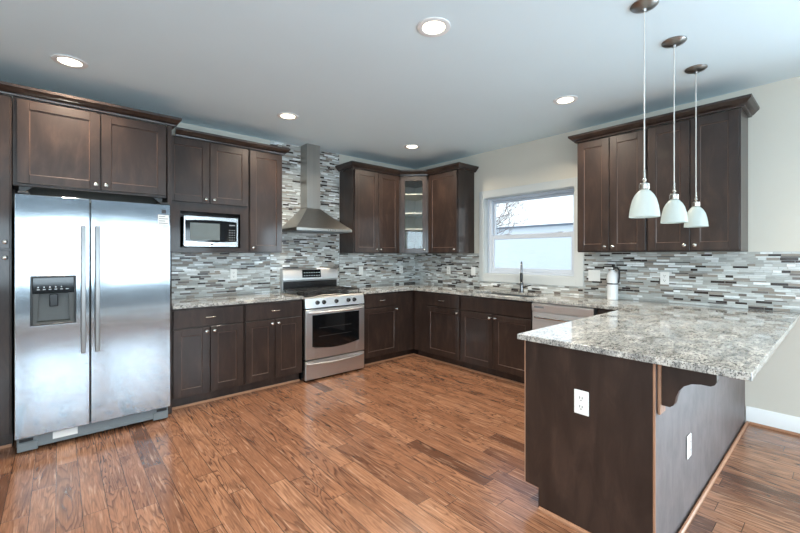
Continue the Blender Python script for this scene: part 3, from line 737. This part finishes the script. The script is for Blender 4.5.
# ------------------------------------------------------------------ gas range
t = thing('gas_range', 'stainless freestanding gas range under the hood', 'stove', (-2.202, -.66, 0))
rw = .762
G().box(.004, rw - .004, .045, .645, .012, .895, .002).build('body', M['black'], t)
for x in (.04, rw - .04): G().cyl((x, .10, .001), (x, .10, .013), .018).build('foot', M['rubber'], t)
dr = G().box(.003, rw - .003, 0, .044, .022, .222, .004).build('storage_drawer', M['rsteel'], t)
pts = [(.02 + (rw - .04) * k / 16, -.005 - .032 * math.sin(PI * k / 16) ** .6, .195 - .012 * math.sin(PI * k / 16)) for k in range(17)]
G().tube(pts, .010, 10).build('handle', M['rsteel'], dr)
dz0, dz1 = .235, .765
g = G(); wx0, wx1, wz0, wz1 = .110, .652, .350, .695
g.box(.003, wx0, 0, .044, dz0, dz1, .003); g.box(wx1, rw - .003, 0, .044, dz0, dz1, .003); g.box(wx0, wx1, 0, .044, dz0, wz0); g.box(wx0, wx1, 0, .044, wz1, dz1)
od = g.build('oven_door', M['rsteel'], t)
# glass with a bowed lower edge standing slightly proud
n = 14; gp = [(wx0 - .03, wz1 + .01), (wx0 - .03, wz0 + .018)] + [(wx0 - .03 + (wx1 - wx0 + .06) * k / n, wz0 + .018 - .035 * math.sin(PI * k / n)) for k in range(1, n)] + [(wx1 + .03, wz0 + .018), (wx1 + .03, wz1 + .01)]
G().prism(gp, 'y', -.004, -.0005).build('window', M['glassblack'], od)
g = G()
for z in (.47, .56): g.box(wx0 + .05, wx1 - .08, -.0046, -.004, z, z + .003)
g.build('oven_rack', M['slot'], od)
pts = [(.035 + (rw - .07) * k / 16, -.018 - .034 * math.sin(PI * k / 16) ** .5, .735) for k in range(17)]
g = G().tube(pts, .0125, 12); g.cyl((.04, 0, .735), (.04, -.026, .735), .012); g.cyl((rw - .04, 0, .735), (rw - .04, -.026, .735), .012); g.build('handle', M['rsteel'], od)
G().prism([(.002, .780), (.018, .880), (.044, .897), (.05, .897), (.05, .780)], 'x', .002, rw - .002).build('control_panel', M['rsteel'], t)
ax = Vector((0, -.1, .016)).normalized()
for x in (.145, .225, .381, .540, .620):
    g = G(); o3 = Vector((x, .0095, .834)); g.lathe([(0, -.002), (.024, -.002), (.024, .004), (.019, .006), (.018, .024), (.015, .027), (0, .027)], o3, ax, 20)
    g.box(-.003, .003, -.031, -.026, -.016, .016, .001, M=Matrix.Translation(o3 + Vector((0, 0.0, .004)))); g.build('burner_knob', M['black'], t)
G().box(.002, rw - .002, .051, .575, .8955, .910, .004).build('cooktop', M['black'], t)
BUR = [(.17, .16), (.17, .44), (.381, .30), (.592, .16), (.592, .44)]
for bx, by in BUR:
    G().lathe([(0, .910), (.05, .910), (.046, .920), (.03, .922), (.030, .930), (.026, .934), (0, .934)], (bx, by, 0), seg=20).build('burner', M['iron'], t)
for gx0, gx1 in ((.02, .262), (.268, .494), (.500, .742)):
    g = G(); z0, z1 = .940, .954; w = .010
    g.box(gx0, gx1, .07, .07 + w, z0, z1, .002); g.box(gx0, gx1, .55, .56, z0, z1, .002); g.box(gx0, gx0 + w, .08, .55, z0, z1, .002); g.box(gx1 - w, gx1, .08, .55, z0, z1, .002)
    g.box(gx0 + w, gx1 - w, .305, .315, z0, z1, .002); cx_ = (gx0 + gx1) / 2; g.box(cx_ - .005, cx_ + .005, .08, .55, z0 + .001, z1 + .001, .002)
    for yy in (.16, .44): g.box(gx0 + w, gx1 - w, yy - .005, yy + .005, z0, z1, .002)
    for xx in (gx0 + .004, gx1 - .014):
        for yy in (.072, .548): g.box(xx, xx + .010, yy, yy + .010, .9105, z0, .001)
    g.build('grate', M['iron'], t)
# backguard
g = G(); prof = [(.645, .896), (.585, .896), (.580, 1.04), (.566, 1.05), (.574, 1.165), (.590, 1.188), (.645, 1.188)]
g.prism(prof, 'x', .010, rw - .010); bgd = g.build('backguard', M['rsteel'], t)
G().box(.02, rw - .02, .5755, .5838, .935, 1.035, .002).build('vent_panel', M['black'], bgd)
g = G().prism([(.5655, 1.075), (.5735, 1.170), (.570, 1.170), (.562, 1.075)], 'x', .255, .505)
for k in range(7):
    for r_ in range(2):
        x = .272 + k * .033; z = 1.095 + r_ * .035; y = .5665 - .0038 - .006 + (z - 1.095) * .084 + .0015
        g.box(x, x + .017, y, y + .003, z, z + .006, mi=1)
g.build('display', [M['glassblack'], M['markwt']], bgd)

# ------------------------------------------------------------------ range hood
t = thing('range_hood', 'stainless chimney range hood on the tiled wall above the stove', 'hood', (-1.842, 0, 1.62))
hw = .362; hd = -.465
G().box(-hw, hw, hd, -.0105, 0, .030, .002).build('rim', M['hood'], t)
b = bmesh.new(); g = G(); cw = .089; cd = -.18
prev = None; n = 10
for k in range(n + 1):
    f = k / n; s_ = (1 - f) ** 1.1
    wq = cw + .004 + (hw - .004 - cw) * s_; dq = cd - .004 + (hd + .008 - cd) * s_; z = .0305 + f * .255
    ring = [g.bm.verts.new(p) for p in ((-wq, -.0105, z), (-wq, dq, z), (wq, dq, z), (wq, -.0105, z))]
    if prev:
        for i in range(4): g.bm.faces.new((prev[i], prev[(i + 1) % 4], ring[(i + 1) % 4], ring[i]))
    else: g.bm.faces.new(ring)
    prev = ring
g.bm.faces.new(prev); g.build('canopy', M['hood'], t)
G().box(-cw, cw, cd, -.0105, .286, .75, .002).build('chimney', M['hood'], t)
G().box(-cw + .003, cw - .003, cd + .003, -.0105, .7502, CEIL - 1.62 - .001, .001).build('chimney_extension', M['hood'], t)
g = G()
for k in range(4): g.lathe([(0, 0), (.006, 0), (.006, .003), (0, .003)], (.03 + k * .03, hd, .015), (0, -1, 0), 10)
g.build('button', M['nickel'], t)
g = G(); g.box(-hw + .03, -.005, hd + .04, -.06, -.006, -.0005); g.box(.005, hw - .03, hd + .04, -.06, -.006, -.0005); g.build('filter', M['steeldk'], t)

# ------------------------------------------------------------------ microwave
t = thing('microwave', 'small stainless microwave oven sitting in the wall cabinet niche', 'microwave', (-3.282, -.36, UB + .0435))
mwd = .490; mh = .283; z0 = .012
G().box(.003, mwd - .003, .012, .32, z0 + .002, mh + z0 - .004).build('body', M['black'], t)
for x in (.03, mwd - .03): G().cyl((x, .05, 0), (x, .05, z0 + .002), .012).build('foot', M['rubber'], t)
g = G(); ft = .036; sd = .016
g.box(0, sd, -.012, .0115, z0, z0 + mh, .003); g.box(mwd - sd, mwd, -.012, .0115, z0, z0 + mh, .003)
n = 12
arc = [(sd + (mwd - 2 * sd) * k / n, z0 + mh - ft - .010 * (1 - math.sin(PI * k / n)) + .006) for k in range(n + 1)]
g.prism([(sd, z0 + mh), (mwd - sd, z0 + mh)] + arc[::-1], 'y', -.012, .0115)
arc = [(x, z0 + ft + .010 * (1 - math.sin(PI * k / n)) + .004) for k, (x, _) in enumerate(arc)]
g.prism([(sd, z0), (mwd - sd, z0)] + arc[::-1], 'y', -.012, .0115)
g.build('front_frame', M['steel'], t)
dr = G().box(sd + .0005, mwd - sd - .0005, -.006, .0114, z0 + ft - .02, z0 + mh - ft + .016).build('door', M['glassblack'], t)
G().box(.055, .318, -.0075, -.0061, z0 + .060, z0 + .222, .0004).build('window', M['glassgrey'], dr)
g = G()
for r_ in range(5):
    for c_ in range(3): g.box(.405 + c_ * .022, .418 + c_ * .022, -.0072, -.0061, z0 + .062 + r_ * .024, z0 + .070 + r_ * .024)
g.box(.405, .462, -.0072, -.0061, z0 + .205, z0 + .218); g.build('keypad', M['mark'], t)
G().box(mwd / 2 - .012, mwd / 2 + .012, -.0132, -.0121, z0 + .012, z0 + .026).build('badge', M['markdk'], t)

# ------------------------------------------------------------------ dishwasher
t = thing('dishwasher', 'stainless dishwasher under the counter beside the sink, half hidden by the peninsula', 'dishwasher', (0, -2.348, 0), R90)
G().box(.003, .597, -.575, -.02, .10, .878, .002).build('body', M['steeldk'], t)
M['dwsteel'] = steel('satin_steel', srgb(216, 218, 220), .5)
do = G().box(.004, .596, -.632, -.576, .115, .790, .005).build('door', M['dwsteel'], t)
G().prism([(-.576, .792), (-.576, .877), (-.628, .877), (-.640, .862), (-.632, .792)], 'x', .004, .596).build('control_strip', M['dwsteel'], t)
g = G(); g.tube([(.05, -.632, .745), (.055, -.668, .745), (.09, -.675, .745), (.51, -.675, .745), (.545, -.668, .745), (.55, -.632, .745)], .011, 10); g.build('handle', M['steel'], do)
G().box(.03, .13, -.6385, -.6372, .830, .850).build('badge', M['mark'], t)
G().box(.003, .597, -.555, -.54, .003, .099).build('kick_plate', M['black'], t)

# ------------------------------------------------------------------ outlets and switches (built facing -y)
def outlet_root(label, loc, rz, gang=1, kind='outlet'):
    t = thing('wall_outlet' if kind == 'outlet' else 'light_switch', label, 'outlet' if kind == 'outlet' else 'switch', loc, rz, 'outlets and switches')
    w = .035 * 2 if gang == 1 else .118
    G().box(-w / 2, w / 2, -.006, -.0005, -.058, .058, .002).build('cover_plate', M['plate'], t)
    for gx in ([0] if gang == 1 else [-.025, .025]):
        if kind == 'outlet':
            for dz in (-.021, .021):
                o = G().lathe([(0, 0), (.0165, 0), (.0165, .0022), (0, .0022)], (gx, -.006, dz), (0, -1, 0), 18).build('socket', M['plate'], t)
                g = G(); g.box(gx - .0075, gx - .0045, -.0088, -.0082, dz - .003, dz + .008); g.box(gx + .0045, gx + .0075, -.0088, -.0082, dz - .003, dz + .007); g.lathe([(0, 0), (.003, 0), (.003, .0006), (0, .0006)], (gx, -.0082, dz - .010), (0, -1, 0), 8)
                g.build('slot', M['slot'], o)
        else:
            G().prism([(-.006, -.033), (-.009, -.033), (-.0125, .033), (-.006, .033)], 'x', gx - .0165, gx + .0165).build('rocker', M['plate'], t)
    return t
oz = 1.135
a = outlet_root('white outlet on the tile left of the gas range', (-2.72, -.0093, oz), 0)
outlet_root('white wall switch on the tile just right of the gas range', (-1.03, -.0093, oz), 0, kind='switch')
dup(a, (-.30, -.0093, oz), 'white outlet on the tile left of the corner, under glass-door cabinet')
dup(a, (-.0093, -.70, oz), 'white outlet on the tile right of the corner, farther from the window', R90)
outlet_root('white single switch on the tile at the left edge of the window frame', (-.0093, -1.135, oz), R90, kind='switch')
outlet_root('white double switch plate on the tile between window and fire extinguisher', (-.0093, -2.69, oz), R90, 2, 'switch')
dup(a, (-.0093, -3.31, oz), 'white outlet on the tile above the peninsula, right of the fire extinguisher', R90)
dup(a, (PX - .0012, -3.553, .628), 'white outlet on the dark end panel of the peninsula', R90)
dup(a, (-1.71, -3.862, .36), 'white outlet on the seating side of the peninsula below corbel', 0)

# ------------------------------------------------------------------ fire extinguisher
t = thing('fire_extinguisher', 'white fire extinguisher with black hose standing on the granite', 'fire extinguisher', (-.115, -2.905, CT + .0005))
r = .048
G().lathe([(0, 0), (r - .004, 0), (r, .005), (r, .225), (r - .006, .248), (r - .02, .268), (.018, .276), (.018, .285), (0, .285)], seg=28).build('cylinder', M['white'], t)
G().lathe([(r + .0005, .148), (r + .003, .148), (r + .003, .160), (r + .0005, .160)], closed=True, seg=28).build('strap', M['blackplastic'], t)
g = G(); g.lathe([(0, .2855), (.016, .2855), (.016, .31), (.010, .318), (0, .318)], seg=14); g.box(-.012, .012, -.02, .085, .312, .322, .003); g.box(-.010, .010, -.018, .075, .336, .344, .003); g.box(-.010, .010, -.02, .004, .322, .338, .002); g.build('valve_handle', M['blackplastic'], t)
G().tube([(0, -.016, .305), (-.005, -.045, .308), (-.012, -.064, .285), (-.014, -.066, .24), (-.012, -.060, .19), (-.008, -.056, .165)], .0075, 8).build('hose', M['rubber'], t)
G().lathe([(0, 0), (.011, 0), (.011, .006), (0, .006)], (-.0165, 0, .302), (-1, 0, 0), 14).build('gauge', M['plate'], t)

# ------------------------------------------------------------------ pendants
PEN = 'pendant lamps over the peninsula'
def pendant(loc, label):
    t = thing('pendant_lamp', label, 'lamp', loc, 0, PEN)     # origin on the ceiling
    G().lathe([(0, -.001), (.066, -.001), (.066, -.006), (.058, -.014), (.030, -.024), (.012, -.028), (.007, -.040), (0, -.040)], seg=32).build('canopy', M['bronze'], t)
    top = -(CEIL - 1.722)
    G().cyl((0, 0, -.0405), (0, 0, top + .046), .0032, 8).build('cord', M['cord'], t)
    g = G(); g.lathe([(0, top + .075), (.0055, top + .072), (.0065, top + .028), (.010, top + .024), (.011, top + .016), (.0065, top + .010), (.007, top + .004), (0, top + .002)], seg=16)
    g.build('stem', M['nickel'], t)
    G().lathe([(0, top + .0015), (.021, top + .0005), (.025, top - .004), (.025, top - .030), (.022, top - .034), (0, top - .034)], seg=24).build('socket_cap', M['nickel'], t)
    so = [(.020, -.0345), (.028, -.040), (.044, -.060), (.056, -.085), (.064, -.117), (.069, -.150), (.0715, -.178)]
    pr = [(r, top + h) for r, h in so] + [(r - .003, top + h - (0 if i else 0)) for i, (r, h) in list(enumerate(so))[::-1]]
    G().lathe(pr, seg=36, closed=True).build('shade', M['frosted'], t)
    G().lathe([(0, top - .035), (.013, top - .035), (.016, top - .06), (.024, top - .09), (.020, top - .112), (0, top - .122)], seg=16).build('bulb', M['plate'], t)
    return t
M['cord'] = pm('pale_cord', srgb(205, 203, 198), .4, var=.02)
p0 = pendant((-1.805, -3.69, CEIL), 'frosted glass pendant lamp nearest the camera, first of three over the peninsula')
dup(p0, (-1.262, -3.69, CEIL), 'middle frosted glass pendant lamp of the three over the peninsula')
dup(p0, (-.728, -3.69, CEIL), 'frosted glass pendant lamp farthest from the camera, closest to the wall cabinets')

# ------------------------------------------------------------------ recessed lights
def downlight(loc, label):
    t = thing('recessed_light', label, 'ceiling light', loc, 0, 'recessed ceiling lights')
    G().lathe([(.064, -.001), (.098, -.001), (.097, -.005), (.084, -.009), (.068, -.007), (.064, -.003)], seg=40, closed=True).build('trim_ring', M['white'], t)
    G().lathe([(0, -.0015), (.0635, -.0015), (.0635, -.004), (.05, -.0065), (0, -.008)], seg=32).build('lens', M['lens'], t)
    area_light('lamp', (0, 0, -.012), (0, 0, 0), .10, .10, LAMP_W, (1.0, .87, .70), t, disk=True, spread=math.radians(150))
    return t
LX = (-4.09, -2.5, -.9)
d0 = downlight((-2.5, -2.81, CEIL), 'round recessed ceiling light nearest the camera, in the middle of the room')
dup(d0, (-4.09, -.88, CEIL), 'recessed ceiling light above the refrigerator')
dup(d0, (-2.5, -.88, CEIL), 'recessed ceiling light in front of the microwave cabinet')
dup(d0, (-.9, -.9, CEIL), 'recessed ceiling light in front of the glass corner cabinet')
dup(d0, (-.88, -2.81, CEIL), 'recessed ceiling light near the wall cabinets right of the window')
for x in LX[:1]: dup(d0, (x, -2.81, CEIL), 'added unseen recessed ceiling light out of the picture on the left')  # unseen lamp added for illumination, filling out the ceiling grid
for x in LX: dup(d0, (x, -5.6, CEIL), 'added unseen recessed ceiling light behind the camera')  # unseen row of lamps added to light the room
